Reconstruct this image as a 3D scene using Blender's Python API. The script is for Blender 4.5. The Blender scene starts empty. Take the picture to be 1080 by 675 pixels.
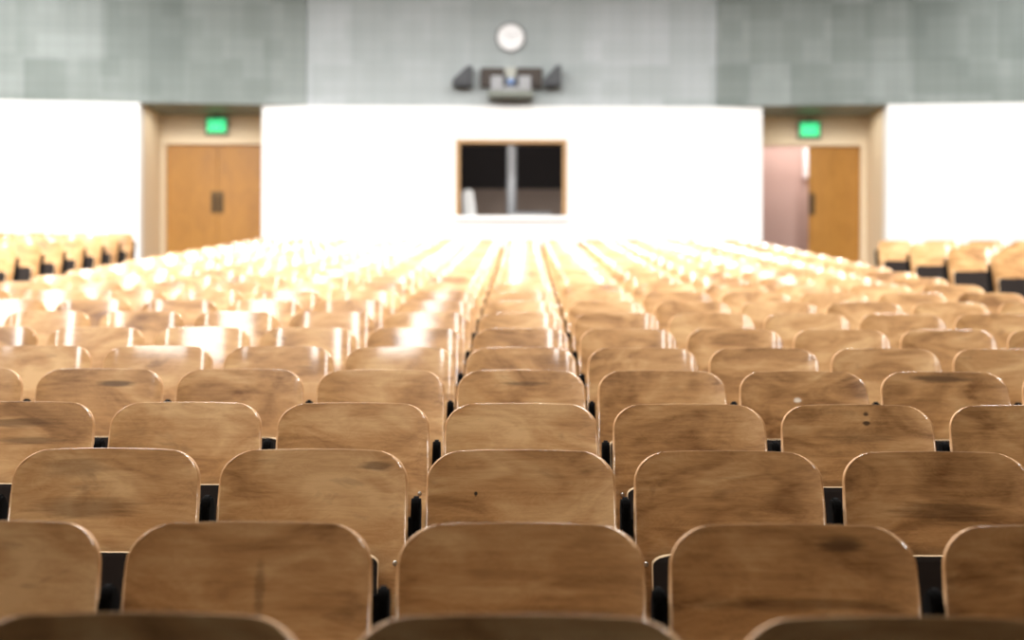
import bpy, bmesh, math, random
from mathutils import Matrix, Vector
random.seed(7)
S = bpy.context.scene
COL = S.collection
PI = math.pi

# ------------------------------------------------------------------ settings
S.view_settings.view_transform = 'Standard'
S.view_settings.look = 'None'
S.view_settings.gamma = 1.0
S.view_settings.use_curve_mapping = False
S.view_settings.exposure = 0.0
try:
    S.cycles.use_denoising = True
    S.cycles.max_bounces = 8
    S.cycles.diffuse_bounces = 5
    S.cycles.sample_clamp_indirect = 6.0
    S.cycles.caustics_reflective = False
    S.cycles.caustics_refractive = False
except Exception:
    pass

# ------------------------------------------------------------------ helpers
def lin(r, g, b):
    f = lambda c: (c / 255 / 12.92) if c / 255 <= 0.04045 else ((c / 255 + 0.055) / 1.055) ** 2.4
    return (f(r), f(g), f(b), 1.0)

def link(o, parent=None):
    COL.objects.link(o)
    if parent is not None:
        o.parent = parent
    return o

def obj(name, bm, mats, parent=None, smooth=False):
    me = bpy.data.meshes.new(name)
    if smooth:
        for f in bm.faces:
            f.smooth = True
    bmesh.ops.recalc_face_normals(bm, faces=bm.faces[:])
    bm.to_mesh(me)
    bm.free()
    for m in (mats if isinstance(mats, (list, tuple)) else [mats]):
        me.materials.append(m)
    return link(bpy.data.objects.new(name, me), parent)

def struct(name, bm, mats, parent=None, label=None, smooth=False):
    o = obj(name, bm, mats, parent, smooth)
    if parent is None:
        o['kind'] = 'structure'
    if label:
        o['label'] = label
    return o

def empty(name, loc, label, cat, group=None, rotz=0.0):
    o = bpy.data.objects.new(name, None)
    o.empty_display_size = 0.1
    COL.objects.link(o)
    o.location = loc
    o.rotation_euler = (0, 0, rotz)
    o['label'] = label
    o['category'] = cat
    if group:
        o['group'] = group
    return o

def add_box(bm, x0, x1, y0, y1, z0, z1, mat=0, bevel=0.0):
    v = [bm.verts.new(p) for p in ((x0, y0, z0), (x1, y0, z0), (x1, y1, z0), (x0, y1, z0),
                                   (x0, y0, z1), (x1, y0, z1), (x1, y1, z1), (x0, y1, z1))]
    fs = [bm.faces.new([v[i] for i in q]) for q in
          ((3, 2, 1, 0), (4, 5, 6, 7), (0, 1, 5, 4), (1, 2, 6, 5), (2, 3, 7, 6), (3, 0, 4, 7))]
    for f in fs:
        f.material_index = mat
    if bevel:
        es = list({e for f in fs for e in f.edges})
        r = bmesh.ops.bevel(bm, geom=es, offset=bevel, segments=2, profile=0.6, affect='EDGES')
        for f in r['faces']:
            f.material_index = mat
    return fs

def add_prism(bm, pts, axis, a, b, mat=0):
    """extrude a 2-D outline. axis 'x': pts are (y,z); 'y': (x,z); 'z': (x,y)"""
    def P(p, t):
        return {'x': (t, p[0], p[1]), 'y': (p[0], t, p[1]), 'z': (p[0], p[1], t)}[axis]
    A = [bm.verts.new(P(p, a)) for p in pts]
    B = [bm.verts.new(P(p, b)) for p in pts]
    n = len(pts)
    fs = [bm.faces.new(A), bm.faces.new(B[::-1])]
    for i in range(n):
        j = (i + 1) % n
        fs.append(bm.faces.new((A[i], B[i], B[j], A[j])))
    for f in fs:
        f.material_index = mat
    return fs

def add_lathe(bm, prof, n=32, centre=(0, 0, 0), axis='y', mat=0):
    """prof: list of (radius, t) along the axis"""
    rings = []
    for r, t in prof:
        ring = []
        for k in range(n):
            a = 2 * PI * k / n
            c, s = r * math.cos(a), r * math.sin(a)
            p = {'y': (c, t, s), 'z': (c, s, t), 'x': (t, c, s)}[axis]
            ring.append(bm.verts.new(Vector(p) + Vector(centre)))
        rings.append(ring)
    for a, b in zip(rings, rings[1:]):
        for k in range(n):
            f = bm.faces.new((a[k], a[(k + 1) % n], b[(k + 1) % n], b[k]))
            f.material_index = mat
    for ring in (rings[0], rings[-1]):
        f = bm.faces.new(ring)
        f.material_index = mat

# ------------------------------------------------------------------ materials
def new_mat(name):
    m = bpy.data.materials.new(name)
    m.use_nodes = True
    nt = m.node_tree
    b = nt.nodes['Principled BSDF']
    return m, nt, b

def N(nt, t, **kw):
    n = nt.nodes.new(t)
    for k, v in kw.items():
        setattr(n, k, v)
    return n

def plain(name, col, rough=0.6, metal=0.0, spec=0.5, noise=0.06, nscale=14.0, coat=0.0):
    m, nt, b = new_mat(name)
    tc = N(nt, 'ShaderNodeTexCoord')
    no = N(nt, 'ShaderNodeTexNoise')
    no.inputs['Scale'].default_value = nscale
    no.inputs['Detail'].default_value = 4
    nt.links.new(tc.outputs['Object'], no.inputs['Vector'])
    mr = N(nt, 'ShaderNodeMapRange')
    mr.inputs['To Min'].default_value = 1 - noise
    mr.inputs['To Max'].default_value = 1 + noise
    nt.links.new(no.outputs['Fac'], mr.inputs['Value'])
    mx = N(nt, 'ShaderNodeMix', data_type='RGBA', blend_type='MULTIPLY')
    mx.inputs['Factor'].default_value = 1
    mx.inputs['A'].default_value = col
    nt.links.new(mr.outputs['Result'], mx.inputs['B'])
    nt.links.new(mx.outputs['Result'], b.inputs['Base Color'])
    b.inputs['Roughness'].default_value = rough
    b.inputs['Metallic'].default_value = metal
    b.inputs['Specular IOR Level'].default_value = spec
    b.inputs['Coat Weight'].default_value = coat
    return m

def emit(name, col, strength):
    m, nt, b = new_mat(name)
    b.inputs['Base Color'].default_value = col
    b.inputs['Emission Color'].default_value = col
    b.inputs['Emission Strength'].default_value = strength
    return m

def math_node(nt, op, a, b=None, c=None, clamp=False):
    n = N(nt, 'ShaderNodeMath', operation=op)
    n.use_clamp = clamp
    for i, v in enumerate((a, b, c)):
        if v is None:
            continue
        if isinstance(v, (int, float)):
            n.inputs[i].default_value = v
        else:
            nt.links.new(v, n.inputs[i])
    return n.outputs[0]

def wood(name, dark, mid, light, rough=0.42, coat=1.0, grain_axis='x', spots=(), vary=True, amount=1.0):
    """varnished plywood: grain runs along the x axis, figure and wear differ from chair to chair.
    spots: (x, z, rx, rz, colour, strength) marks with a shape of their own"""
    m, nt, b = new_mat(name)
    L = nt.links.new
    tc = N(nt, 'ShaderNodeTexCoord')
    oi = N(nt, 'ShaderNodeObjectInfo')
    off = N(nt, 'ShaderNodeCombineXYZ')
    if vary:
        L(math_node(nt, 'MULTIPLY', oi.outputs['Random'], 37.0), off.inputs['X'])
        L(math_node(nt, 'MULTIPLY', oi.outputs['Random'], 91.0), off.inputs['Y'])
        L(math_node(nt, 'MULTIPLY', oi.outputs['Random'], 53.0), off.inputs['Z'])
    add = N(nt, 'ShaderNodeVectorMath', operation='ADD')
    L(tc.outputs['Object'], add.inputs[0])
    L(off.outputs[0], add.inputs[1])
    P = add.outputs[0]
    def noise(scale_vec, scale, detail=4, dist=0.0, rough_=0.55):
        mp = N(nt, 'ShaderNodeMapping')
        mp.inputs['Scale'].default_value = scale_vec
        L(P, mp.inputs['Vector'])
        n = N(nt, 'ShaderNodeTexNoise')
        n.inputs['Scale'].default_value = scale
        n.inputs['Detail'].default_value = detail
        n.inputs['Distortion'].default_value = dist
        n.inputs['Roughness'].default_value = rough_
        L(mp.outputs[0], n.inputs['Vector'])
        return n.outputs['Fac']
    if grain_axis == 'x':
        fine, cloud, flame = (1.0, 6, 13.0), (1.0, 1, 2.4), (1.0, 2, 3.6)
    else:
        fine, cloud, flame = (13.0, 6, 1.0), (2.4, 1, 0.8), (3.6, 2, 0.7)
    g1 = noise(fine, 7.0, 5, 0.5)
    g2 = noise(cloud, 3.2, 3, 1.2)
    g3 = noise(flame, 5.0, 2, 2.4)
    # contour lines of a smooth field read as cathedral grain
    band = math_node(nt, 'SINE', math_node(nt, 'MULTIPLY', g3, 46.0))
    band = math_node(nt, 'MULTIPLY', band, 0.035 * amount)
    v = math_node(nt, 'ADD', math_node(nt, 'MULTIPLY', math_node(nt, 'SUBTRACT', g1, 0.5), 0.55 * amount),
                  math_node(nt, 'MULTIPLY', math_node(nt, 'SUBTRACT', g2, 0.5), 1.6 * amount))
    v = math_node(nt, 'ADD', v, band)
    if vary:
        v = math_node(nt, 'ADD', v, math_node(nt, 'MULTIPLY', math_node(nt, 'SUBTRACT', oi.outputs['Random'], 0.5), 0.22))
    v = math_node(nt, 'ADD', v, 0.5, clamp=True)
    cr = N(nt, 'ShaderNodeValToRGB')
    e = cr.color_ramp.elements
    e[0].position, e[0].color = 0.08, dark
    e[1].position, e[1].color = 0.92, light
    x = e.new(0.5)
    x.color = mid
    L(v, cr.inputs['Fac'])
    colour = cr.outputs['Color']
    # dark smudges of wear
    g4 = noise((1.0, 2, 3.0), 5.5, 4, 0.8)
    sm = N(nt, 'ShaderNodeMapRange')
    sm.inputs['From Min'].default_value = 0.62
    sm.inputs['From Max'].default_value = 0.80
    sm.inputs['To Max'].default_value = 0.55 * amount
    L(g4, sm.inputs['Value'])
    mx = N(nt, 'ShaderNodeMix', data_type='RGBA')
    L(sm.outputs[0], mx.inputs['Factor'])
    L(colour, mx.inputs['A'])
    mx.inputs['B'].default_value = tuple(c * 0.45 for c in dark[:3]) + (1,)
    colour = mx.outputs['Result']
    # fine pale scratches
    g5 = noise((3.2, 2, 1.2), 13.0, 2, 3.0)
    sc = math_node(nt, 'LESS_THAN', math_node(nt, 'ABSOLUTE', math_node(nt, 'SUBTRACT', g5, 0.655)), 0.0022)
    mx = N(nt, 'ShaderNodeMix', data_type='RGBA')
    L(math_node(nt, 'MULTIPLY', sc, 0.30 * amount), mx.inputs['Factor'])
    L(colour, mx.inputs['A'])
    mx.inputs['B'].default_value = light
    colour = mx.outputs['Result']
    if spots:
        sep = N(nt, 'ShaderNodeSeparateXYZ')
        L(tc.outputs['Object'], sep.inputs[0])
        for (sx, sz, rx, rz, scol, k) in spots:
            dx = math_node(nt, 'DIVIDE', math_node(nt, 'SUBTRACT', sep.outputs['X'], sx), rx)
            dz = math_node(nt, 'DIVIDE', math_node(nt, 'SUBTRACT', sep.outputs['Z'], sz), rz)
            d = math_node(nt, 'SQRT', math_node(nt, 'ADD', math_node(nt, 'MULTIPLY', dx, dx), math_node(nt, 'MULTIPLY', dz, dz)))
            d = math_node(nt, 'ADD', d, math_node(nt, 'MULTIPLY', math_node(nt, 'SUBTRACT', g1, 0.5), 1.3))
            mr = N(nt, 'ShaderNodeMapRange')
            mr.inputs['From Min'].default_value = 1.15
            mr.inputs['From Max'].default_value = 0.55
            mr.inputs['To Max'].default_value = k
            L(d, mr.inputs['Value'])
            mx = N(nt, 'ShaderNodeMix', data_type='RGBA')
            L(mr.outputs[0], mx.inputs['Factor'])
            L(colour, mx.inputs['A'])
            mx.inputs['B'].default_value = scol
            colour = mx.outputs['Result']
    L(colour, b.inputs['Base Color'])
    b.inputs['Roughness'].default_value = rough
    b.inputs['Coat Weight'].default_value = coat
    b.inputs['Coat Roughness'].default_value = 0.115
    b.inputs['Coat IOR'].default_value = 1.5 if coat < 0.9 else 1.75
    rr = N(nt, 'ShaderNodeMapRange')
    rr.inputs['To Min'].default_value = rough - 0.08
    rr.inputs['To Max'].default_value = rough + 0.12
    L(g2, rr.inputs['Value'])
    L(rr.outputs[0], b.inputs['Roughness'])
    bp = N(nt, 'ShaderNodeBump')
    bp.inputs['Strength'].default_value = 0.06
    bp.inputs['Distance'].default_value = 0.002
    L(g1, bp.inputs['Height'])
    L(bp.outputs[0], b.inputs['Normal'])
    return m

def tile(name, base, dark, light):
    """square acoustic tiles in patchy shades with thin joints"""
    m, nt, b = new_mat(name)
    L = nt.links.new
    tc = N(nt, 'ShaderNodeTexCoord')
    sep = N(nt, 'ShaderNodeSeparateXYZ')
    L(tc.outputs['Object'], sep.inputs[0])
    def cell(sx, sz, ox=0.0, oz=0.0):
        fx = math_node(nt, 'FLOOR', math_node(nt, 'DIVIDE', math_node(nt, 'ADD', sep.outputs['X'], ox), sx))
        fz = math_node(nt, 'FLOOR', math_node(nt, 'DIVIDE', math_node(nt, 'ADD', sep.outputs['Z'], oz), sz))
        cb = N(nt, 'ShaderNodeCombineXYZ')
        L(fx, cb.inputs[0]); L(fz, cb.inputs[1])
        wn = N(nt, 'ShaderNodeTexWhiteNoise', noise_dimensions='2D')
        L(cb.outputs[0], wn.inputs['Vector'])
        return wn.outputs['Value']
    t1, t2, t3 = cell(0.33, 0.33), cell(1.32, 5.0, 0.3), cell(0.66, 0.99, 0.2, 0.4)
    v = math_node(nt, 'ADD', math_node(nt, 'MULTIPLY', t1, 0.22), math_node(nt, 'MULTIPLY', t2, 0.40))
    v = math_node(nt, 'ADD', v, math_node(nt, 'MULTIPLY', t3, 0.38))
    cr = N(nt, 'ShaderNodeValToRGB')
    e = cr.color_ramp.elements
    e[0].position, e[0].color = 0.15, dark
    e[1].position, e[1].color = 0.85, light
    k = e.new(0.5); k.color = base
    L(v, cr.inputs['Fac'])
    def joint(out, s):
        fr = math_node(nt, 'FRACT', math_node(nt, 'DIVIDE', out, s))
        return math_node(nt, 'LESS_THAN', math_node(nt, 'ABSOLUTE', math_node(nt, 'SUBTRACT', fr, 0.5)), 0.03)
    j = math_node(nt, 'MAXIMUM', joint(sep.outputs['X'], 0.33), joint(sep.outputs['Z'], 0.33))
    mx = N(nt, 'ShaderNodeMix', data_type='RGBA')
    L(math_node(nt, 'MULTIPLY', j, 0.18), mx.inputs['Factor'])
    L(cr.outputs['Color'], mx.inputs['A'])
    mx.inputs['B'].default_value = tuple(c * 0.35 for c in dark[:3]) + (1,)
    L(mx.outputs['Result'], b.inputs['Base Color'])
    b.inputs['Roughness'].default_value = 0.55
    return m

W_DARK, W_MID, W_LIGHT = lin(122, 83, 45), lin(186, 141, 90), lin(217, 178, 126)
M_BACK = wood('seat_plywood', W_DARK, W_MID, W_LIGHT)
M_RIM = plain('plywood_edge', lin(166, 122, 74), 0.6, noise=0.12, nscale=60, spec=0.3)
M_SEDGE = plain('seat_edge_worn_lit', lin(216, 188, 150), 0.45, noise=0.1, nscale=60)  # worn edge wood, paled further to show light caught along the top
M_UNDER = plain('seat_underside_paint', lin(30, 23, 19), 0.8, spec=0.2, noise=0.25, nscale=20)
M_IRON = plain('black_cast_iron', lin(9, 8, 7), 0.9, 0.0, spec=0.03, noise=0.2, nscale=40)
M_BOLT = plain('bolt_steel', lin(190, 186, 180), 0.28, 0.95)
M_WHITE = plain('white_wall_paint', lin(244, 243, 240), 0.75, noise=0.012, nscale=2)
M_CREAM = plain('cream_wall_paint', lin(226, 207, 176), 0.7, noise=0.02, nscale=3)
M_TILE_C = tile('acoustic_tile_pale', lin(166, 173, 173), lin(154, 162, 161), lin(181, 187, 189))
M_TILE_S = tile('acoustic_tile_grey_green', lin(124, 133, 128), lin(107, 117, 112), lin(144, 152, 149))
M_FLOOR = plain('floor_concrete', lin(84, 72, 62), 0.6, noise=0.15, nscale=5)
M_CEIL = plain('ceiling_paint', lin(150, 146, 140), 0.85, noise=0.02, nscale=2)
M_SIDE = plain('side_wall_paint', lin(120, 98, 76), 0.8, noise=0.03, nscale=2)
M_STAGE = plain('stage_wall_dark', lin(40, 34, 30), 0.8, noise=0.1, nscale=3)
M_DOOR = wood('oak_door', lin(134, 88, 28), lin(166, 114, 38), lin(182, 130, 50), 0.4, 0.2, 'z', vary=False, amount=0.45)
M_OAKF = wood('oak_window_frame', lin(150, 110, 62), lin(174, 134, 84), lin(188, 150, 100), 0.45, 0.1, 'x', vary=False, amount=0.4)
M_PLATE = plain('dark_bronze_plate', lin(84, 66, 42), 0.4, 0.6)
M_PINK = plain('pinkish_corridor_paint', lin(206, 176, 166), 0.8, noise=0.03, nscale=3)
M_BOOTHW = plain('booth_wall_taupe', lin(150, 132, 120), 0.85, noise=0.05, nscale=4)
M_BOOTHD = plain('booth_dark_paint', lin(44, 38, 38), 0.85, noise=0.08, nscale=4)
M_GREY = plain('grey_plastic', lin(150, 151, 153), 0.5)
M_GREYD = plain('grey_green_metal', lin(112, 116, 106), 0.5, 0.2)
M_BLACK = plain('black_plastic', lin(24, 25, 30), 0.45)
M_NAVY = plain('dark_slate_plastic', lin(26, 29, 36), 0.5)
M_LENS = plain('blue_glass_lens', lin(110, 140, 190), 0.1, 0.1, coat=1.0)
M_BROWN = plain('brown_board', lin(56, 43, 32), 0.6, noise=0.15)
M_CLOCKF = plain('clock_face_white', lin(248, 248, 248), 0.5, noise=0.005)
M_CLOCKR = plain('clock_rim_grey', lin(128, 128, 126), 0.35, 0.5)
M_HAND = plain('clock_hand_grey', lin(120, 120, 120), 0.5)
M_GREEN = emit('exit_green_lamp', lin(40, 214, 135), 0.85)
M_EXITW = emit('exit_letter_lamp', lin(120, 240, 185), 0.9)
M_SIGN = plain('exit_sign_housing', lin(120, 112, 98), 0.5, 0.2)
M_TUBE = emit('added_strip_diffuser', (1, 0.98, 0.96, 1), 4.5)  # glow of the added ceiling and header strips
M_LAMP = emit('corridor_lamp_diffuser', (1, 0.95, 0.97, 1), 0.12)

def glass_mat():
    m, nt, b = new_mat('window_glass')
    nt.nodes.remove(b)
    tr = N(nt, 'ShaderNodeBsdfTransparent')
    gl = N(nt, 'ShaderNodeBsdfGlossy')
    gl.inputs['Roughness'].default_value = 0.03
    fr = N(nt, 'ShaderNodeFresnel')
    fr.inputs['IOR'].default_value = 1.18
    mx = N(nt, 'ShaderNodeMixShader')
    nt.links.new(fr.outputs[0], mx.inputs[0])
    nt.links.new(tr.outputs[0], mx.inputs[1])
    nt.links.new(gl.outputs[0], mx.inputs[2])
    nt.links.new(mx.outputs[0], nt.nodes['Material Output'].inputs['Surface'])
    return m
M_GLASS = glass_mat()

# ------------------------------------------------------------------ layout
F = 1450.0                 # focal length in pixels of the 1080 px frame
ZC = 1.30                  # eye height
SP = 0.878                 # row spacing
PITCH = 0.56               # seat pitch
TOPZ = 0.86                # top of a backrest above its own step
NROW = 23
YWALL = 22.8
H = [0.432, 0.424, 0.354, 0.280, 0.2, 0.1256, 0.0426, -0.046]
while len(H) < NROW:
    H.append(H[-1] - 0.0807)
ROWY = [2.02] + [(n + 2.28) * SP for n in range(1, NROW)]
ROWZ = [ZC - h - TOPZ for h in H]
ZBACK = 1.72               # floor level at the back of the hall
ZTOP = 4.85                # top edge of the white walls
ZCEIL = 7.6
SIDE_UP = 0.125
def centre_floor_at(y):
    n = y / SP - 2.28
    if n <= 1: return ROWZ[1]
    i = min(int(n), NROW - 2)
    t = min(n - i, 1.0)
    return ROWZ[i] * (1 - t) + ROWZ[i + 1] * t

# ------------------------------------------------------------------ room shell
def stepped(bm, x0, x1, steps, y_start, y_end):
    """steps: list of (y_front_edge, z)"""
    pts = [(y_start, -0.4), (y_start, steps[0][1])]
    for i, (y, z) in enumerate(steps):
        if i:
            pts.append((y, steps[i - 1][1]))
            pts.append((y, z))
    pts += [(y_end, steps[-1][1]), (y_end, -0.4)]
    add_prism(bm, pts, 'x', x0, x1)

FRONT = 0.56   # how far a step reaches in front of the top edge of its backs
bm = bmesh.new()
steps = [(-12, ROWZ[0])] + [(ROWY[n] - FRONT, ROWZ[n]) for n in range(NROW)] + [(ROWY[-1] + 0.45, ZBACK)]
stepped(bm, -4.95, 4.3, steps, -12.0, 27.0)
LROWY = [14.52 + SP * k for k in range(7)]
steps = [(-12, 0.0)] + [(y - FRONT - 0.9 * i, centre_floor_at(y) * (1 - 0.22 * i)) for i, y in ((4, 9.0), (2, 12.0))]
steps += [(y - FRONT, centre_floor_at(y) + SIDE_UP) for y in LROWY] + [(LROWY[-1] + 0.45, ZBACK)]
steps = [(-12, 0.0), (6.0, 0.35), (9.0, 0.6), (12.0, 0.85)] + [(y - FRONT, centre_floor_at(y) + SIDE_UP) for y in LROWY] + [(LROWY[-1] + 0.5, ZBACK)]
stepped(bm, -11.0, -4.951, steps, -12.0, 27.0)
RROWY = [13.9 + 1.2 * k for k in range(4)]
steps = [(-12, 0.0), (6.0, 0.35), (9.0, 0.6), (11.5, 0.8)] + [(y - FRONT, centre_floor_at(y) + SIDE_UP) for y in RROWY] + [(RROWY[-1] + 0.7, 1.60), (RROWY[-1] + 1.8, ZBACK)]
stepped(bm, 4.301, 11.0, steps, -12.0, 27.0)
struct('floor', bm, M_FLOOR, label='stepped concrete floor rising towards the back of the hall')

# recess extents and the booth window
LX0, LX1 = -6.29, -4.32
RX0, RX1 = 3.98, 5.98
YREC = 23.87
YS = 22.55
WX0, WX1, WZ0, WZ1 = -1.10, 0.745, 2.955, 4.295
bm = bmesh.new()
T = 0.25
for (a, b_, c, d) in ((LX1, WX0, ZBACK - .3, ZTOP), (WX1, RX0, ZBACK - .3, ZTOP), (WX0, WX1, ZBACK - .3, WZ0), (WX0, WX1, WZ1, ZTOP)):
    add_box(bm, a, b_, YWALL, YWALL + T, c, d)
struct('wall_back', bm, M_WHITE, label='white painted centre wall with the booth window in it')
bm = bmesh.new()
add_prism(bm, [(LX0, YS), (LX0, YS + T), (-11, 22.02 + T), (-11, 22.02)], 'z', 0.9, ZTOP)
struct('wall_back_left', bm, M_WHITE, label='angled white wall left of the closed double doors')
bm = bmesh.new()
add_prism(bm, [(RX1, YS), (RX1, YS + T), (11, 21.98 + T), (11, 21.98)], 'z', 0.9, ZTOP)
struct('wall_back_right', bm, M_WHITE, label='angled white wall right of the half-open doors')
# tiled upper wall, three faces
TX0, TX1 = -3.58, 3.22
bm = bmesh.new()
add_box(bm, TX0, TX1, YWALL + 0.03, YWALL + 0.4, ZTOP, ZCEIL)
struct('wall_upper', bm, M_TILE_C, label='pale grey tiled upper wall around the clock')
bm = bmesh.new()
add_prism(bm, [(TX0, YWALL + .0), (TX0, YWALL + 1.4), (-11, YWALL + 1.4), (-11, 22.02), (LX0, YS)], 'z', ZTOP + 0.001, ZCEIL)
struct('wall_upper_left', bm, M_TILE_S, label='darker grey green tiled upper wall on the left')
bm = bmesh.new()
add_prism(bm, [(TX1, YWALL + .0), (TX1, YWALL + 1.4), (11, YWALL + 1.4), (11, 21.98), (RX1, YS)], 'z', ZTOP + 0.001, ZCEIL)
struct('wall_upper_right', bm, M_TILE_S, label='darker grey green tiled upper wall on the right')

def recess(name, x0, x1, d0, d1, outer_left):
    """cream lined doorway recess; d0,d1: door opening"""
    ztop = 4.337
    bm = bmesh.new()
    yo = YS if outer_left else YWALL
    yi = YWALL if outer_left else YS
    add_box(bm, x0 - 0.12, x0, yo + T, YREC + 0.1, ZBACK - .3, ZTOP)
    add_box(bm, x1, x1 + 0.12, yi + T, YREC + 0.1, ZBACK - .3, ZTOP)
    add_box(bm, x0, x1, YREC, YREC + 0.12, ztop + 0.09, ZTOP)            # header
    if d0 - 0.09 > x0:
        add_box(bm, x0, d0 - 0.09, YREC, YREC + 0.12, ZBACK - .3, ztop + 0.09)
    if d1 + 0.09 < x1:
        add_box(bm, d1 + 0.09, x1, YREC, YREC + 0.12, ZBACK - .3, ztop + 0.09)
    return struct(name, bm, M_CREAM)
recess('wall_recess_left', LX0, LX1, -6.195, -4.41, True)
recess('wall_recess_right', RX0, RX1, 4.08, 5.87, False)

def door_frame(name, d0, d1, label):
    zt = 4.337
    bm = bmesh.new()
    add_box(bm, d0 - 0.088, d0, YREC - 0.035, YREC + 0.13, ZBACK, zt + 0.088, bevel=0.008)
    add_box(bm, d1, d1 + 0.088, YREC - 0.035, YREC + 0.13, ZBACK, zt + 0.088, bevel=0.008)
    add_box(bm, d0 + 0.001, d1 - 0.001, YREC - 0.035, YREC + 0.13, zt, zt + 0.088, bevel=0.008)
    return struct(name, bm, M_CREAM, label=label)

def door_leaf(parent, x0, x1, plate_side, label=None):
    bm = bmesh.new()
    add_box(bm, x0, x1, YREC + 0.03, YREC + 0.075, ZBACK + 0.012, 4.33, bevel=0.004)
    lf = obj('door_leaf', bm, M_DOOR, parent)
    cx = x1 - 0.056 if plate_side > 0 else x0 + 0.056
    bm = bmesh.new()
    add_box(bm, cx - 0.05, cx + 0.05, YREC + 0.022, YREC + 0.031, 3.14, 3.52, bevel=0.003)
    obj('push_plate', bm, M_PLATE, lf)
    bm = bmesh.new()
    add_box(bm, cx - 0.014, cx + 0.014, YREC - 0.03, YREC - 0.01, 3.2, 3.46, bevel=0.006)
    for z in (3.22, 3.42):
        add_box(bm, cx - 0.01, cx + 0.01, YREC - 0.012, YREC + 0.024, z, z + 0.02)
    obj('pull_handle', bm, M_PLATE, lf)
    return lf
d = door_frame('door_1', -6.195, -4.41, 'closed pair of oak doors under the left exit sign')
mid = (-6.195 - 4.41) / 2
door_leaf(d, -6.19, mid - 0.003, 1)
door_leaf(d, mid + 0.003, -4.415, -1)
d = door_frame('door_2', 4.08, 5.87, 'pair of oak doors under the right exit sign, one leaf open')
mid = (4.08 + 5.87) / 2
door_leaf(d, mid + 0.003, 5.865, -1)
# the open leaf swung back into the corridor
lf = door_leaf(d, 0.0, 0.89, 1)
lf.location = (4.085, 0, 0)
ROT = Matrix.Translation((4.085, YREC + 0.05, 0)) @ Matrix.Rotation(math.radians(93), 4, 'Z') @ Matrix.Translation((0, -(YREC + 0.05), 0))
lf.matrix_local = ROT

# corridor behind the right hand doors
bm = bmesh.new()
add_box(bm, 3.3, 7.2, 25.6, 25.75, ZBACK - .2, 4.9)
add_box(bm, 3.15, 3.3, 24.0, 25.75, ZBACK - .2, 4.9)
add_box(bm, 7.2, 7.35, 24.0, 25.75, ZBACK - .2, 4.9)
add_box(bm, 3.15, 7.35, 24.2, 25.75, 4.9, 5.0)
struct('wall_corridor', bm, M_PINK, label='pinkish corridor wall seen through the open door')
bm = bmesh.new()
add_box(bm, -6.5, -4.0, 25.0, 25.1, ZBACK - .2, 4.9)
struct('wall_lobby', bm, M_CREAM)

# side walls, ceiling, stage end
bm = bmesh.new(); add_box(bm, -11.2, -11, -12, 24.3, -0.4, ZCEIL); struct('wall_left', bm, M_SIDE)
bm = bmesh.new(); add_box(bm, 11, 11.2, -12, 24.3, -0.4, ZCEIL); struct('wall_right', bm, M_SIDE)
bm = bmesh.new(); add_box(bm, -11.2, 11.2, -12.2, -12, -0.4, ZCEIL); struct('wall_stage', bm, M_STAGE)
bm = bmesh.new(); add_box(bm, -11.2, 11.2, -12.2, 24.3, ZCEIL, ZCEIL + 0.2); struct('ceiling', bm, M_CEIL)

# ------------------------------------------------------------------ booth and its window
bm = bmesh.new()
BX0, BX1, BY0, BY1, BZ0, BZ1 = -1.9, 1.55, YWALL + T, 25.4, 1.9, 4.75
add_box(bm, BX0 - .1, BX1 + .1, BY1, BY1 + .1, BZ0, 3.72, 0)        # lower back wall taupe
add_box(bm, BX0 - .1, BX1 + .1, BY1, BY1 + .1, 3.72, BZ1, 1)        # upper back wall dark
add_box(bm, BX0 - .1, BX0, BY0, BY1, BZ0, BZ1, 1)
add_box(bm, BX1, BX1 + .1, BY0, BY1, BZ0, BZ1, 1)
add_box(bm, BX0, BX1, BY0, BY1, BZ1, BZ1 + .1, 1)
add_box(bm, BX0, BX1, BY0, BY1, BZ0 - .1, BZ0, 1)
struct('wall_booth', bm, [M_BOOTHW, M_BOOTHD], label='dark booth room behind the window, taupe below')
bm = bmesh.new()
fw, fy0, fy1 = 0.07, YWALL - 0.05, YWALL + T + 0.01
add_box(bm, WX0, WX0 + fw, fy0, fy1, WZ0 + 0.07, WZ1, bevel=0.006)
add_box(bm, WX1 - fw, WX1, fy0, fy1, WZ0 + 0.07, WZ1, bevel=0.006)
add_box(bm, WX0 + fw, WX1 - fw, fy0, fy1, WZ1 - fw, WZ1, bevel=0.006)
win = struct('window_1', bm, M_OAKF, label='oak framed booth window in the white wall')
bm = bmesh.new()
add_box(bm, WX0 - 0.03, WX1 + 0.03, YWALL - 0.08, fy1, WZ0 - 0.01, WZ0 + 0.068, bevel=0.008)
o = struct('window_sill', bm, M_WHITE, win, label='white sill')
bm = bmesh.new()
add_prism(bm, [(YWALL + 0.20, WZ0 + 0.07), (YWALL + 0.208, WZ0 + 0.07), (YWALL + 0.108, WZ1 - fw), (YWALL + 0.10, WZ1 - fw)], 'x', WX0 + fw, WX1 - fw)
struct('window_pane', bm, M_GLASS, win, label='clear glass')

def bx(px, D): return (px - 550) / F * D
def bz(py, D): return ZC + (337.5 - py) / F * D
# grey pole in the middle of the booth
t = empty('steel_pole', (bx(539, 24.0), 24.0, BZ0 + 0.003), 'pale grey upright pole in the middle of the booth window', 'pole')
bm = bmesh.new(); add_lathe(bm, [(0.085, 0.03), (0.085, BZ1 - BZ0 - 0.03)], 28, axis='z'); obj('shaft', bm, M_GREY, t, True)
bm = bmesh.new(); add_lathe(bm, [(0.16, 0), (0.16, 0.02), (0.1, 0.035)], 28, axis='z'); obj('base_plate', bm, M_GREYD, t)
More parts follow.
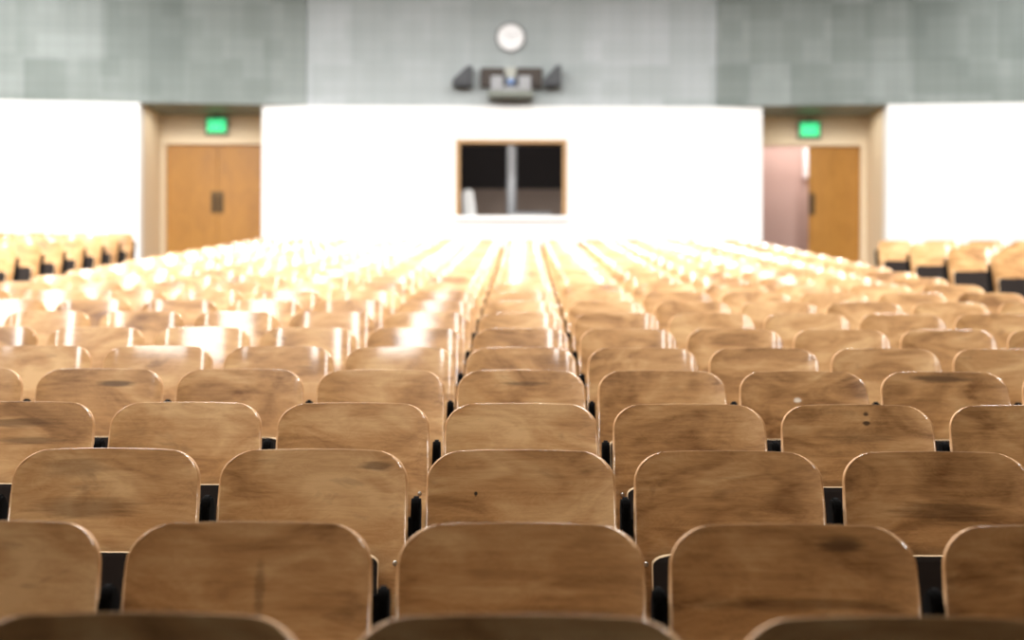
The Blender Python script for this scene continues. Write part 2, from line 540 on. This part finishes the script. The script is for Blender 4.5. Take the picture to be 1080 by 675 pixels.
# desk under the window with low grey mixer
t = empty('booth_desk', (-0.17, 23.75, BZ0 + 0.003), 'dark desk inside the booth just below the window sill', 'desk')
bm = bmesh.new(); add_box(bm, -1.5, 1.5, -0.3, 0.12, 1.06, 1.10, bevel=0.005); obj('desk_top', bm, M_BOOTHD, t)
for x in (-1.42, 1.42):
    bm = bmesh.new(); add_box(bm, x - .03, x + .03, -0.27, 0.1, 0, 1.06); obj('leg', bm, M_BOOTHD, t)
D = 23.55
t = empty('sound_mixer', (bx(560, D), D, BZ0 + 1.104), 'low grey sloping mixer on the booth desk', 'mixer')
bm = bmesh.new()
add_prism(bm, [(-0.16, 0.0), (0.2, 0.0), (0.2, 0.17), (-0.16, 0.10)], 'x', -0.34, 0.34)
obj('body', bm, M_GREY, t)
for k in range(6):
    bm = bmesh.new(); add_lathe(bm, [(0.014, 0.135), (0.012, 0.165)], 12, centre=(-0.25 + 0.1 * k, 0.05, 0), axis='z'); obj('knob', bm, M_BLACK, t)
# white rounded chair back
D = 23.5
t = empty('white_chair', (bx(495, D), D, BZ0 + 1.104), 'white round-topped panel standing in the lower left corner of the booth window', 'panel')
t.name = 'white_panel'
bm = bmesh.new()
pts = []
for k in range(13):
    a = PI * k / 12
    pts.append((0.095 * math.cos(a) - 0.03, 0.44 + 0.09 * math.sin(a)))
pts += [(-0.10, 0.02), (0.12, 0.02)]
add_prism(bm, pts, 'y', -0.02, 0.03)
bmesh.ops.bevel(bm, geom=bm.edges[:], offset=0.008, segments=2, affect='EDGES')
obj('shell', bm, M_WHITE, t)
bm = bmesh.new(); add_box(bm, -0.1, 0.12, -0.07, 0.08, 0, 0.022, bevel=0.004); obj('base', bm, M_GREY, t)

# ------------------------------------------------------------------ clock, projector, speakers, signs
D = YWALL
t = empty('wall_clock', (bx(537.5, D), YWALL + 0.03, bz(39.5, D)), 'round white wall clock with a grey rim on the tiled wall', 'clock')
bm = bmesh.new()
R = 0.245
add_lathe(bm, [(R * .98, 0.0), (R, -0.03), (R, -0.055), (R - 0.012, -0.062), (R - 0.026, -0.052), (R - 0.027, -0.04)], 48, axis='y')
obj('rim', bm, M_CLOCKR, t, False)
bm = bmesh.new(); add_lathe(bm, [(R - 0.027, -0.041), (R - 0.027, -0.046)], 48, axis='y'); obj('face', bm, M_CLOCKF, t)
def hand(name, ang, ln, w):
    bm = bmesh.new()
    add_box(bm, -w, w, -0.051, -0.049, -0.02, ln)
    bmesh.ops.rotate(bm, verts=bm.verts[:], cent=(0, 0, 0), matrix=Matrix.Rotation(ang, 3, 'Y'))
    obj(name, bm, M_HAND, t)
hand('hour_hand', math.radians(310), 0.11, 0.005)
hand('minute_hand', math.radians(62), 0.165, 0.0035)
bm = bmesh.new()
for k in range(12):
    a = k * PI / 6
    c = (0.19 * math.sin(a), 0, 0.19 * math.cos(a))
    add_box(bm, c[0] - .003, c[0] + .003, -0.0485, -0.046, c[2] - .009, c[2] + .009)
obj('hour_marks', bm, M_HAND, t)

YT = YWALL + 0.03
# brown board with a pale upright and a shelf that carries the projector
t = empty('projector_shelf', (bx(545, D), YT, bz(104, D)), 'dark brown wall board with a grey green ledge below the clock', 'shelf')
bm = bmesh.new(); add_box(bm, bx(506, D) - t.location.x, bx(531, D) - t.location.x, -0.10, 0, 0.18, 0.50, bevel=0.006); obj('board', bm, M_BROWN, t)
bm = bmesh.new(); add_box(bm, bx(544, D) - t.location.x, bx(571, D) - t.location.x, -0.10, 0, 0.16, 0.50, bevel=0.006); obj('board', bm, M_BROWN, t)
bm = bmesh.new(); add_box(bm, bx(531.5, D) - t.location.x, bx(543.5, D) - t.location.x, -0.07, 0, 0.10, 0.51, bevel=0.006); obj('upright', bm, plain('pale_putty_metal', lin(176, 176, 164), 0.5), t)
bm = bmesh.new(); add_box(bm, bx(514, D) - t.location.x, bx(562, D) - t.location.x, -0.42, 0, -0.015, 0.075, bevel=0.008); obj('ledge', bm, M_GREYD, t)
sx, sy, sz = t.location
t = empty('projector', (bx(538, D - .25), YT - 0.25, sz + 0.076), 'light grey projector with a blue lens on the ledge', 'projector')
bm = bmesh.new()
add_box(bm, -0.33, -0.13, -0.16, 0.12, 0.0, 0.24, bevel=0.02)
add_box(bm, 0.13, 0.33, -0.16, 0.12, 0.0, 0.24, bevel=0.02)
add_box(bm, -0.14, 0.14, -0.13, 0.12, 0.0, 0.07, bevel=0.01)
obj('body', bm, M_GREY, t)
for s in (-1, 1):
    bm = bmesh.new(); add_box(bm, s * 0.105 - 0.045, s * 0.105 + 0.045, -0.15, 0.10, 0.071, 0.25, bevel=0.008); obj('dark_vent', bm, M_BLACK, t)
bm = bmesh.new()
add_lathe(bm, [(0.05, 0.08), (0.06, -0.12), (0.058, -0.17), (0.045, -0.178), (0.02, -0.186)], 32, centre=(0, 0, 0.14), axis='y'); obj('lens', bm, M_LENS, t, True)

def stage_speaker(px0, px1, py0, py1, mirror, label):
    x0, x1, z0, z1 = bx(px0, D), bx(px1, D), bz(py1, D), bz(py0, D)
    cx = (x0 + x1) / 2
    t = empty('wall_speaker', (cx, YT, z0), label, 'speaker', 'dark wall speakers beside the projector')
    w, h = (x1 - x0) / 2, z1 - z0
    bm = bmesh.new()
    s = -1 if mirror else 1
    pts = [(-w * s, 0.0), (w * s, 0.0), (w * s, h), (0.45 * w * s, h), (-w * s, h * 0.28)]
    add_prism(bm, pts, 'y', -0.30, -0.06)
    bmesh.ops.bevel(bm, geom=bm.edges[:], offset=0.012, segments=2, affect='EDGES')
    obj('cabinet', bm, M_NAVY, t)
    bm = bmesh.new()
    pts2 = [(p[0] * 0.8 + 0.02 * s, 0.1 * h + p[1] * 0.78) for p in pts]
    add_prism(bm, pts2, 'y', -0.312, -0.295)
    obj('grille', bm, M_BLACK, t)
    bm = bmesh.new(); add_box(bm, -0.05, 0.05, -0.062, 0, h * 0.3, h * 0.6); obj('bracket', bm, M_GREYD, t)
stage_speaker(477, 498, 72.5, 93, False, 'dark wedge shaped wall speaker left of the projector')
bm_x = stage_speaker(572.5, 590.5, 71.5, 93, False, 'black upright wall speaker right of the projector')

def exit_sign(px, py, label, z_off=0.0):
    Dd = YREC - 0.06
    t = empty('exit_sign', (bx(px, Dd), YREC - 0.001, bz(py, Dd)), label, 'exit sign', 'green exit signs')
    bm = bmesh.new(); add_box(bm, -0.20, 0.20, -0.085, 0.0, -0.155, 0.155, bevel=0.012); obj('housing', bm, M_SIGN, t)
    bm = bmesh.new(); add_box(bm, -0.165, 0.165, -0.094, -0.084, -0.12, 0.12, bevel=0.004); obj('lit_face', bm, M_GREEN, t)
    bm = bmesh.new(); add_box(bm, -0.03, 0.03, -0.07, -0.01, 0.155, 0.20); obj('mount', bm, M_SIGN, t)
    bm = bmesh.new()
    w, h, st, g = 0.052, 0.12, 0.013, 0.018
    X = -2 * w - 1.5 * g
    def bar(x0, x1, z0, z1): add_box(bm, x0, x1, -0.0965, -0.094, z0 - h / 2, z1 - h / 2)
    bar(X, X + st, 0, h); bar(X + st, X + w, 0, st); bar(X + st, X + w * .85, h / 2 - st / 2, h / 2 + st / 2); bar(X + st, X + w, h - st, h)
    X += w + g
    for a, b_ in (((X, 0), (X + w, h)), ((X, h), (X + w, 0))):
        p, q = Vector((a[0], a[1] - h / 2)), Vector((b_[0], b_[1] - h / 2))
        n = (q - p).normalized(); n = Vector((-n.y, n.x)) * st / 2
        add_prism(bm, [tuple(p + n), tuple(p - n), tuple(q - n), tuple(q + n)], 'y', -0.0965, -0.094)
    X += w + g
    bar(X + w / 2 - st / 2, X + w / 2 + st / 2, 0, h); bar(X, X + w, h - st, h); bar(X, X + w, 0, st)
    X += w + g
    bar(X + w / 2 - st / 2, X + w / 2 + st / 2, 0, h - st); bar(X, X + w, h - st, h)
    obj('lettering', bm, M_EXITW, t)
exit_sign(227.5, 133.5, 'lit green exit sign above the closed oak doors')
exit_sign(852.5, 136, 'lit green exit sign above the half-open doors')

t = empty('corridor_lamp', (bx(849.5, 25.5), 25.6, bz(171, 25.5)), 'narrow white wall lamp seen through the open doorway', 'lamp')
bm = bmesh.new(); add_box(bm, -0.05, 0.05, -0.10, -0.03, -0.28, 0.28, bevel=0.015); obj('diffuser', bm, M_LAMP, t)
bm = bmesh.new(); add_box(bm, -0.04, 0.04, -0.032, 0, -0.24, 0.24); obj('back_plate', bm, M_GREY, t)

# ------------------------------------------------------------------ chairs
ZB0 = 0.36
def back_y(z):
    t = (z - ZB0) / (TOPZ - ZB0)
    return -0.142 * (1 - t) + 0.022 * (1 - t) ** 2
SAG = 0.034
def curl(x):
    u = x / 0.25
    return -SAG * (0.35 * u * u + 0.65 * u ** 6)
def curl_d(x):
    u = x / 0.25
    return SAG * (0.7 * u + 3.9 * u ** 5) / 0.25
def back_mesh():
    r, rx, crown = 0.07, 0.082, 0.007
    zs = []
    ztop = TOPZ - crown
    for k in range(9):
        zs.append((ZB0 + (ztop - r - ZB0) * k / 8, 0.0))
    for k in range(1, 9):
        a = PI / 2 * k / 8
        zs.append((ztop - r + r * math.sin(a), rx * (1 - math.cos(a))))
    us = [-1, -0.985] + [math.copysign(0.96 * abs(k / 14) ** 0.75, k) for k in range(-14, 15)] + [0.985, 1]
    TH = 0.010
    bm = bmesh.new()
    front, back = [], []
    for z, inset in zs:
        t = (z - ZB0) / (TOPZ - ZB0)
        w = 0.2575 - 0.0085 * t - inset
        rf, rb = [], []
        for u in us:
            x = u * w
            zz = z + crown * max(0, (z - 0.6) / 0.26) * (1 - (x / 0.25) ** 2)
            y = back_y(zz) + curl(x)
            nx = curl_d(x)
            ln = math.sqrt(1 + nx * nx)
            rf.append(bm.verts.new((x, y, zz)))
            rb.append(bm.verts.new((x + TH * nx / ln, y + TH / ln, zz - 0.002)))
        front.append(rf); back.append(rb)
    R, C = len(zs), len(us)
    for i in range(R - 1):
        for j in range(C - 1):
            bm.faces.new((front[i][j], front[i][j + 1], front[i + 1][j + 1], front[i + 1][j]))
            bm.faces.new((back[i][j + 1], back[i][j], back[i + 1][j], back[i + 1][j + 1]))
    loop = [(0, j) for j in range(C)] + [(i, C - 1) for i in range(1, R)] + [(R - 1, j) for j in range(C - 2, -1, -1)] + [(i, 0) for i in range(R - 2, 0, -1)]
    rim = []
    for k in range(len(loop)):
        a, b_ = loop[k], loop[(k + 1) % len(loop)]
        f = bm.faces.new((front[a[0]][a[1]], back[a[0]][a[1]], back[b_[0]][b_[1]], front[b_[0]][b_[1]]))
        f.material_index = 1
        rim.append(f)
    es = [e for e in bm.edges if len(e.link_faces) == 2 and sorted(f.material_index for f in e.link_faces) == [0, 1]]
    r_ = bmesh.ops.bevel(bm, geom=es, offset=0.0028, segments=2, profile=0.5, affect='EDGES')
    for f in r_['faces']:
        f.material_index = 1
    return bm

def seat_mesh():
    """folded-up seat pan: dark underside towards the stage, pale edge on top"""
    W, r, z0, z1 = 0.2, 0.05, 0.20, 0.596
    out = []
    for cx, cz, a0 in ((W - r, z1 - r * .5, 0), (-W + r, z1 - r * .5, 90), (-W + r, z0 + r, 180), (W - r, z0 + r, 270)):
        for k in range(6):
            a = math.radians(a0 + 18 * k)
            rz = r * .5 if a0 < 180 else r
            out.append((cx + r * math.cos(a), cz + rz * math.sin(a)))
    def yf(x, z):
        return -0.135 - 0.10 * (z1 - z) / (z1 - z0) - 0.018 * math.sin(PI * (z - z0) / (z1 - z0))
    TH = 0.02
    bm = bmesh.new()
    out = [(x - 0.014, z) for x, z in out]
    A = [bm.verts.new((x, yf(x, z), z)) for x, z in out]
    B = [bm.verts.new((x, yf(x, z) + TH, z)) for x, z in out]
    f1 = bm.faces.new(A); f2 = bm.faces.new(B[::-1])
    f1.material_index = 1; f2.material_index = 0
    n = len(out)
    for i in range(n):
        j = (i + 1) % n
        f = bm.faces.new((A[i], B[i], B[j], A[j]))
        f.material_index = 2
    es = [e for e in bm.edges if len(e.link_faces) == 2 and 2 in [f.material_index for f in e.link_faces] and [f.material_index for f in e.link_faces] != [2, 2]]
    r_ = bmesh.ops.bevel(bm, geom=es, offset=0.003, segments=2, profile=0.5, affect='EDGES')
    for f in r_['faces']:
        f.material_index = 2
    return bm

def standard_mesh(cx):
    """cast-iron side frame between two seats"""
    T2 = 0.0125
    pts = [(-0.38, 0.0), (-0.04, 0.0), (-0.04, 0.03), (-0.13, 0.055), (-0.155, 0.12), (-0.135, 0.36),
           (-0.075, 0.56), (-0.045, 0.69)]
    pts += [(-0.078 + 0.033 * math.cos(a), 0.705 + 0.037 * math.sin(a)) for a in [PI * k / 10 for k in range(11)]]
    pts += [(-0.113, 0.68), (-0.155, 0.56), (-0.225, 0.44), (-0.24, 0.36), (-0.245, 0.12), (-0.28, 0.055), (-0.38, 0.03)]
    bm = bmesh.new()
    add_prism(bm, pts, 'x', cx - T2, cx + T2)
    bmesh.ops.bevel(bm, geom=[e for e in bm.edges if abs(e.verts[0].co.x - e.verts[1].co.x) < 1e-6], offset=0.006, segments=2, affect='EDGES')
    return bm

def hinge_mesh(s):
    bm = bmesh.new()
    x0, x1 = (0.2, 0.2610) if s > 0 else (-0.2672, -0.2)
    add_lathe(bm, [(0.016, x0), (0.016, x1)], 14, centre=(0, -0.195, 0.40), axis='x')
    add_box(bm, min(s * 0.15, s * 0.205), max(s * 0.15, s * 0.205), -0.212, -0.178, 0.30, 0.50)
    return bm

def bolt_mesh(s):
    bm = bmesh.new()
    x, z = s * 0.226, 0.565
    y = back_y(z) + curl(x)
    add_lathe(bm, [(0.0075, 0.0005), (0.0075, -0.001), (0.0062, -0.0034), (0.0035, -0.005)], 14, centre=(x, y, z), axis='y')
    return bm

def bracket_mesh(s):
    bm = bmesh.new()
    x = s * 0.226
    y = back_y(0.565) + curl(x)
    x0, x1 = (0.21, 0.2610) if s > 0 else (-0.2672, -0.21)
    y1 = back_y(0.62) - SAG * 0.55
    add_box(bm, x0, x1, y1 + 0.014, y1 + 0.022, 0.56, 0.618, bevel=0.002)
    return bm

proto = empty('folding_chair', (0, 0, 0), '', 'chair')
p_back = obj('backrest', back_mesh(), [M_BACK, M_RIM], proto, True)
p_bolts = [obj('bolt', bolt_mesh(s), M_BOLT, p_back, True) for s in (-1, 1)]
p_bracket = [obj('bracket', bracket_mesh(s), M_IRON, p_back) for s in (-1, 1)]
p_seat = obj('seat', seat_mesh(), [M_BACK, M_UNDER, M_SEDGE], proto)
p_hinge = [obj('hinge', hinge_mesh(s), M_IRON, p_seat) for s in (-1, 1)]
p_std = obj('side_frame', standard_mesh(-0.28), M_IRON, proto)
p_end = obj('side_frame', standard_mesh(0.28), M_IRON, None)
COL.objects.unlink(p_end)
first_used = [False]

def copy_part(src, parent):
    o = src.copy()
    o.parent = parent
    COL.objects.link(o)
    return o

def chair(loc, label, group, detail=True, end=False, rotz=0.0):
    if not first_used[0]:
        first_used[0] = True
        r = proto
        bk = p_back
    else:
        r = proto.copy(); COL.objects.link(r)
        bk = copy_part(p_back, r)
        if detail:
            for q in p_bolts + p_bracket:
                copy_part(q, bk)
        st = copy_part(p_seat, r)
        if detail:
            for q in p_hinge:
                copy_part(q, st)
        copy_part(p_std, r)
    if end:
        copy_part(p_end, r)
    r.location = loc
    r.rotation_euler = (0, 0, rotz)
    r['label'] = label
    r['group'] = group
    return r, bk

ORD = ['zeroth', 'first', 'second', 'third', 'fourth', 'fifth', 'sixth', 'seventh', 'eighth', 'ninth', 'tenth', 'eleventh', 'twelfth']
BLACKISH, PALE = lin(38, 26, 18), lin(236, 224, 206)
SMUDGE = lin(70, 48, 28)
MARKS = {   # marks seen on single backs: (phrase, spots)
    (2, 0): ('with a small black speck', [(-0.122, 0.743, 0.005, 0.007, BLACKISH, 1.0)]),
    (1, 1): ('with a dark smudge near its top edge', [(0.105, 0.818, 0.05, 0.016, SMUDGE, 0.7), (-0.02, 0.70, 0.25, 0.014, SMUDGE, 0.45)]),
    (1, -1): ('with a brown vertical stain', [(0.02, 0.72, 0.012, 0.07, SMUDGE, 0.4)]),
    (3, 2): ('with two dark dots', [(0.038, 0.828, 0.010, 0.008, SMUDGE, 0.9), (0.038, 0.797, 0.012, 0.009, SMUDGE, 0.95), (0.02, 0.75, 0.12, 0.02, SMUDGE, 0.3)]),
    (4, 2): ('with a chipped pale spot', [(-0.02, 0.745, 0.016, 0.010, PALE, 1.0)]),
    (4, 3): ('with a dark patch across its top', [(0.0, 0.83, 0.12, 0.018, SMUDGE, 0.7)]),
    (4, -3): ('with a dark diagonal streak', [(0.06, 0.80, 0.08, 0.014, SMUDGE, 0.75)]),
    (4, 0): ('with a thin brown streak', [(0.02, 0.805, 0.10, 0.010, SMUDGE, 0.6)]),
    (2, -1): ('with dark scuffs near its top', [(0.17, 0.815, 0.05, 0.014, SMUDGE, 0.55)]),
    (3, -3): ('with bold dark grain', [(-0.02, 0.79, 0.16, 0.018, SMUDGE, 0.5), (0.03, 0.73, 0.13, 0.012, SMUDGE, 0.5)]),
    (2, -2): ('with a dark band across its middle', [(-0.05, 0.70, 0.15, 0.03, SMUDGE, 0.45), (-0.1, 0.81, 0.09, 0.03, SMUDGE, 0.3)]),
    (2, 2): ('with dark grain across its middle', [(0.02, 0.70, 0.14, 0.03, SMUDGE, 0.45)]),
}
for n in range(NROW):
    y, z = ROWY[n], ROWZ[n]
    cols = []
    for c in range(-7, 7):
        px = 550 + c * PITCH / y * F
        hw = 0.27 / y * F
        if px + hw > -PITCH / y * F and px - hw < 1080 + PITCH / y * F:
            cols.append(c)
    for c in cols:
        if n < 12:
            row = f'{ORD[n + 1]} row from the camera'
        else:
            row = f'{ORD[NROW - n]} row from the back wall'
        if c == 0:
            where = "in the clock's column"
        else:
            where = f"{ORD[abs(c)]} {'left' if c < 0 else 'right'} of the clock's column"
        mk = MARKS.get((n, c))
        if mk:
            label = f"wooden chair {mk[0]}, {ORD[n + 1]} row from camera"
            if len((label + ' ' + where).split()) <= 16:
                label += ', ' + where
        else:
            label = f"wooden folding chair, {row}, {where}"
        jx, jr = random.uniform(-0.0008, 0.0008), random.uniform(-0.002, 0.002)
        r, bk = chair((c * PITCH + jx, y, z), label, 'folding chairs in the centre block', n < 10, c == cols[-1], jr)
        if mk:
            m = wood('seat_plywood_marked', W_DARK, W_MID, W_LIGHT, spots=mk[1])
            bk.material_slots[0].link = 'OBJECT'
            bk.material_slots[0].material = m

for i, y in enumerate(LROWY):
    x_end = -4.91 - 0.0469 * y
    k = 4 if i >= 5 else 3
    for c in range(k):
        lab = f"wooden chair in the left side block, {ORD[len(LROWY) - i]} row from the wall, {ORD[c + 1]} from aisle"
        chair((x_end - c * PITCH, y, centre_floor_at(y) + SIDE_UP), lab, 'folding chairs in the left side block', False, c == 0)
RX = [4.97, 4.90, 4.83, 4.77]
for i, y in enumerate(RROWY):
    k = 3 if i < 2 else 4
    for c in range(k):
        lab = f"wooden chair in the right side block, {ORD[len(RROWY) - i]} row from the wall, {ORD[c + 1]} from aisle"
        chair((RX[i] + c * PITCH, y, centre_floor_at(y) + SIDE_UP), lab, 'folding chairs in the right side block', False, c == k - 1)

# ------------------------------------------------------------------ lights
def ceiling_strip(x, y0, y1, w, power, label, colour=(1.0, 0.995, 0.985)):  # unseen ceiling strips, added for brightness and glare on the seats
    t = empty('added_ceiling_light', (x, (y0 + y1) / 2, ZCEIL), label, 'ceiling light', 'added strip lights along the ceiling, out of view')
    hl = (y1 - y0) / 2
    bm = bmesh.new(); add_box(bm, -w / 2 - .04, w / 2 + .04, -hl - .04, hl + .04, -0.09, 0.0); obj('housing', bm, M_GREY, t)
    bm = bmesh.new(); add_box(bm, -w / 2, w / 2, -hl, hl, -0.10, -0.089); obj('diffuser', bm, M_TUBE, t)
    L = bpy.data.lights.new('added_ceiling_lamp', 'AREA')
    L.shape = 'RECTANGLE'; L.size = w; L.size_y = y1 - y0
    L.energy = power; L.color = colour
    o = bpy.data.objects.new('added_ceiling_lamp', L)
    o.location = (x, (y0 + y1) / 2, ZCEIL - 0.115)
    COL.objects.link(o)
    return o
LANES = ((-6.8, 'above the left aisle', 1.0), (-3.0, 'left of the middle seats', 0.7),
         (0.3, 'above the middle seats', 0.7), (4.2, 'above the right aisle', 0.8))
SEGS = ((3.6, 150, 'first'), (7.2, 360, 'second'), (10.8, 680, 'third'), (14.4, 640, 'fourth'), (18.6, 60, 'fifth'))
for lx, where, k in LANES:
    for ly, p, o_ in SEGS:
        ceiling_strip(lx, ly - 1.5, ly + 1.5, 0.5, p * k, f'{o_} added strip light from the stage in the line {where}')
# added header that shades the front rows, with added upright strips for glare streaks
bm = bmesh.new(); add_box(bm, -11, 11, 1.2, 1.5, 3.3, ZCEIL); struct('wall_shade_header', bm, M_STAGE, label='added dark header wall out of view, shading the front rows')
def glare_strip(x, w, power, label):  # added unseen strips that draw upright glare on the chair backs
    z0, z1 = 3.9, 7.3
    t = empty('glare_strip_light', (x, 1.5, (z0 + z1) / 2), label, 'added wall light', 'added upright glare strips on the unseen header')
    h = (z1 - z0) / 2
    bm = bmesh.new(); add_box(bm, -w / 2 - .04, w / 2 + .04, 0.0, 0.09, -h - .04, h + .04); obj('housing', bm, M_GREY, t)
    bm = bmesh.new(); add_box(bm, -w / 2, w / 2, 0.089, 0.10, -h, h); obj('diffuser', bm, M_TUBE, t)
    L = bpy.data.lights.new('glare_strip_lamp', 'AREA')
    L.shape = 'RECTANGLE'; L.size = w; L.size_y = h * 2; L.energy = power; L.color = (1.0, 0.995, 0.985)
    o = bpy.data.objects.new('glare_strip_lamp', L); o.location = (x, 1.615, (z0 + z1) / 2); o.rotation_euler = (PI / 2, 0, 0)
    COL.objects.link(o)
glare_strip(-6.5, 0.9, 85, 'added glare strip furthest left on the unseen header')
glare_strip(-3.2, 0.8, 55, 'second added glare strip from the left on the unseen header')
glare_strip(-1.0, 0.4, 42, 'narrow added glare strip nearest the middle of the unseen header')

def lamp(name, loc, power, sx, sy, rot, colour=(1, 0.95, 0.9)):  # area light without a fixture, added as fill
    L = bpy.data.lights.new(name, 'AREA')
    L.shape = 'RECTANGLE'; L.size = sx; L.size_y = sy; L.energy = power; L.color = colour
    o = bpy.data.objects.new(name, L); o.location = loc; o.rotation_euler = rot
    COL.objects.link(o)
lamp('corridor_fill', (5.0, 24.9, 4.85), 32, 1.5, 0.5, (0, 0, 0), (1, 0.92, 0.88))  # added fill that brightens the corridor
lamp('left_recess_fill', ((LX0 + LX1) / 2, 23.1, ZTOP - 0.04), 9, 1.6, 0.25, (0, 0, 0), (1, 0.96, 0.9))  # added fill, no fixture, lifts the left recess
lamp('right_recess_fill', ((RX0 + RX1) / 2, 23.1, ZTOP - 0.04), 9, 1.6, 0.25, (0, 0, 0), (1, 0.96, 0.9))  # added fill, no fixture, lifts the right recess
for sx in (-8.3, 8.3):  # added strips to brighten the outer ends of the back wall
    ceiling_strip(sx, 17.5, 20.5, 0.4, 260, f"added fill strip over the {'left' if sx < 0 else 'right'} end of the back wall")
lamp('booth_fill', (-0.2, 23.12, 4.5), 22, 2.4, 0.15, (PI / 2, 0, 0))  # added fill above the window, aimed into the booth

w = bpy.data.worlds.new('hall_world')
w.use_nodes = True
w.node_tree.nodes['Background'].inputs[0].default_value = (0.9, 0.93, 1.0, 1)
w.node_tree.nodes['Background'].inputs[1].default_value = 0.15
S.world = w

# ------------------------------------------------------------------ camera
cd = bpy.data.cameras.new('camera')
cd.sensor_width = 36.0
cd.lens = F / 1080 * 36.0
cd.clip_end = 200
cd.dof.use_dof = True
cd.dof.focus_distance = 4.1
cd.dof.aperture_fstop = 1.8
cam = bpy.data.objects.new('camera', cd)
COL.objects.link(cam)
yaw, roll = math.atan(10 / F), math.radians(0.2)
cam.matrix_world = Matrix.Translation((0, 0, ZC)) @ Matrix.Rotation(yaw, 4, 'Z') @ Matrix.Rotation(PI / 2, 4, 'X') @ Matrix.Rotation(roll, 4, 'Z')
S.camera = cam
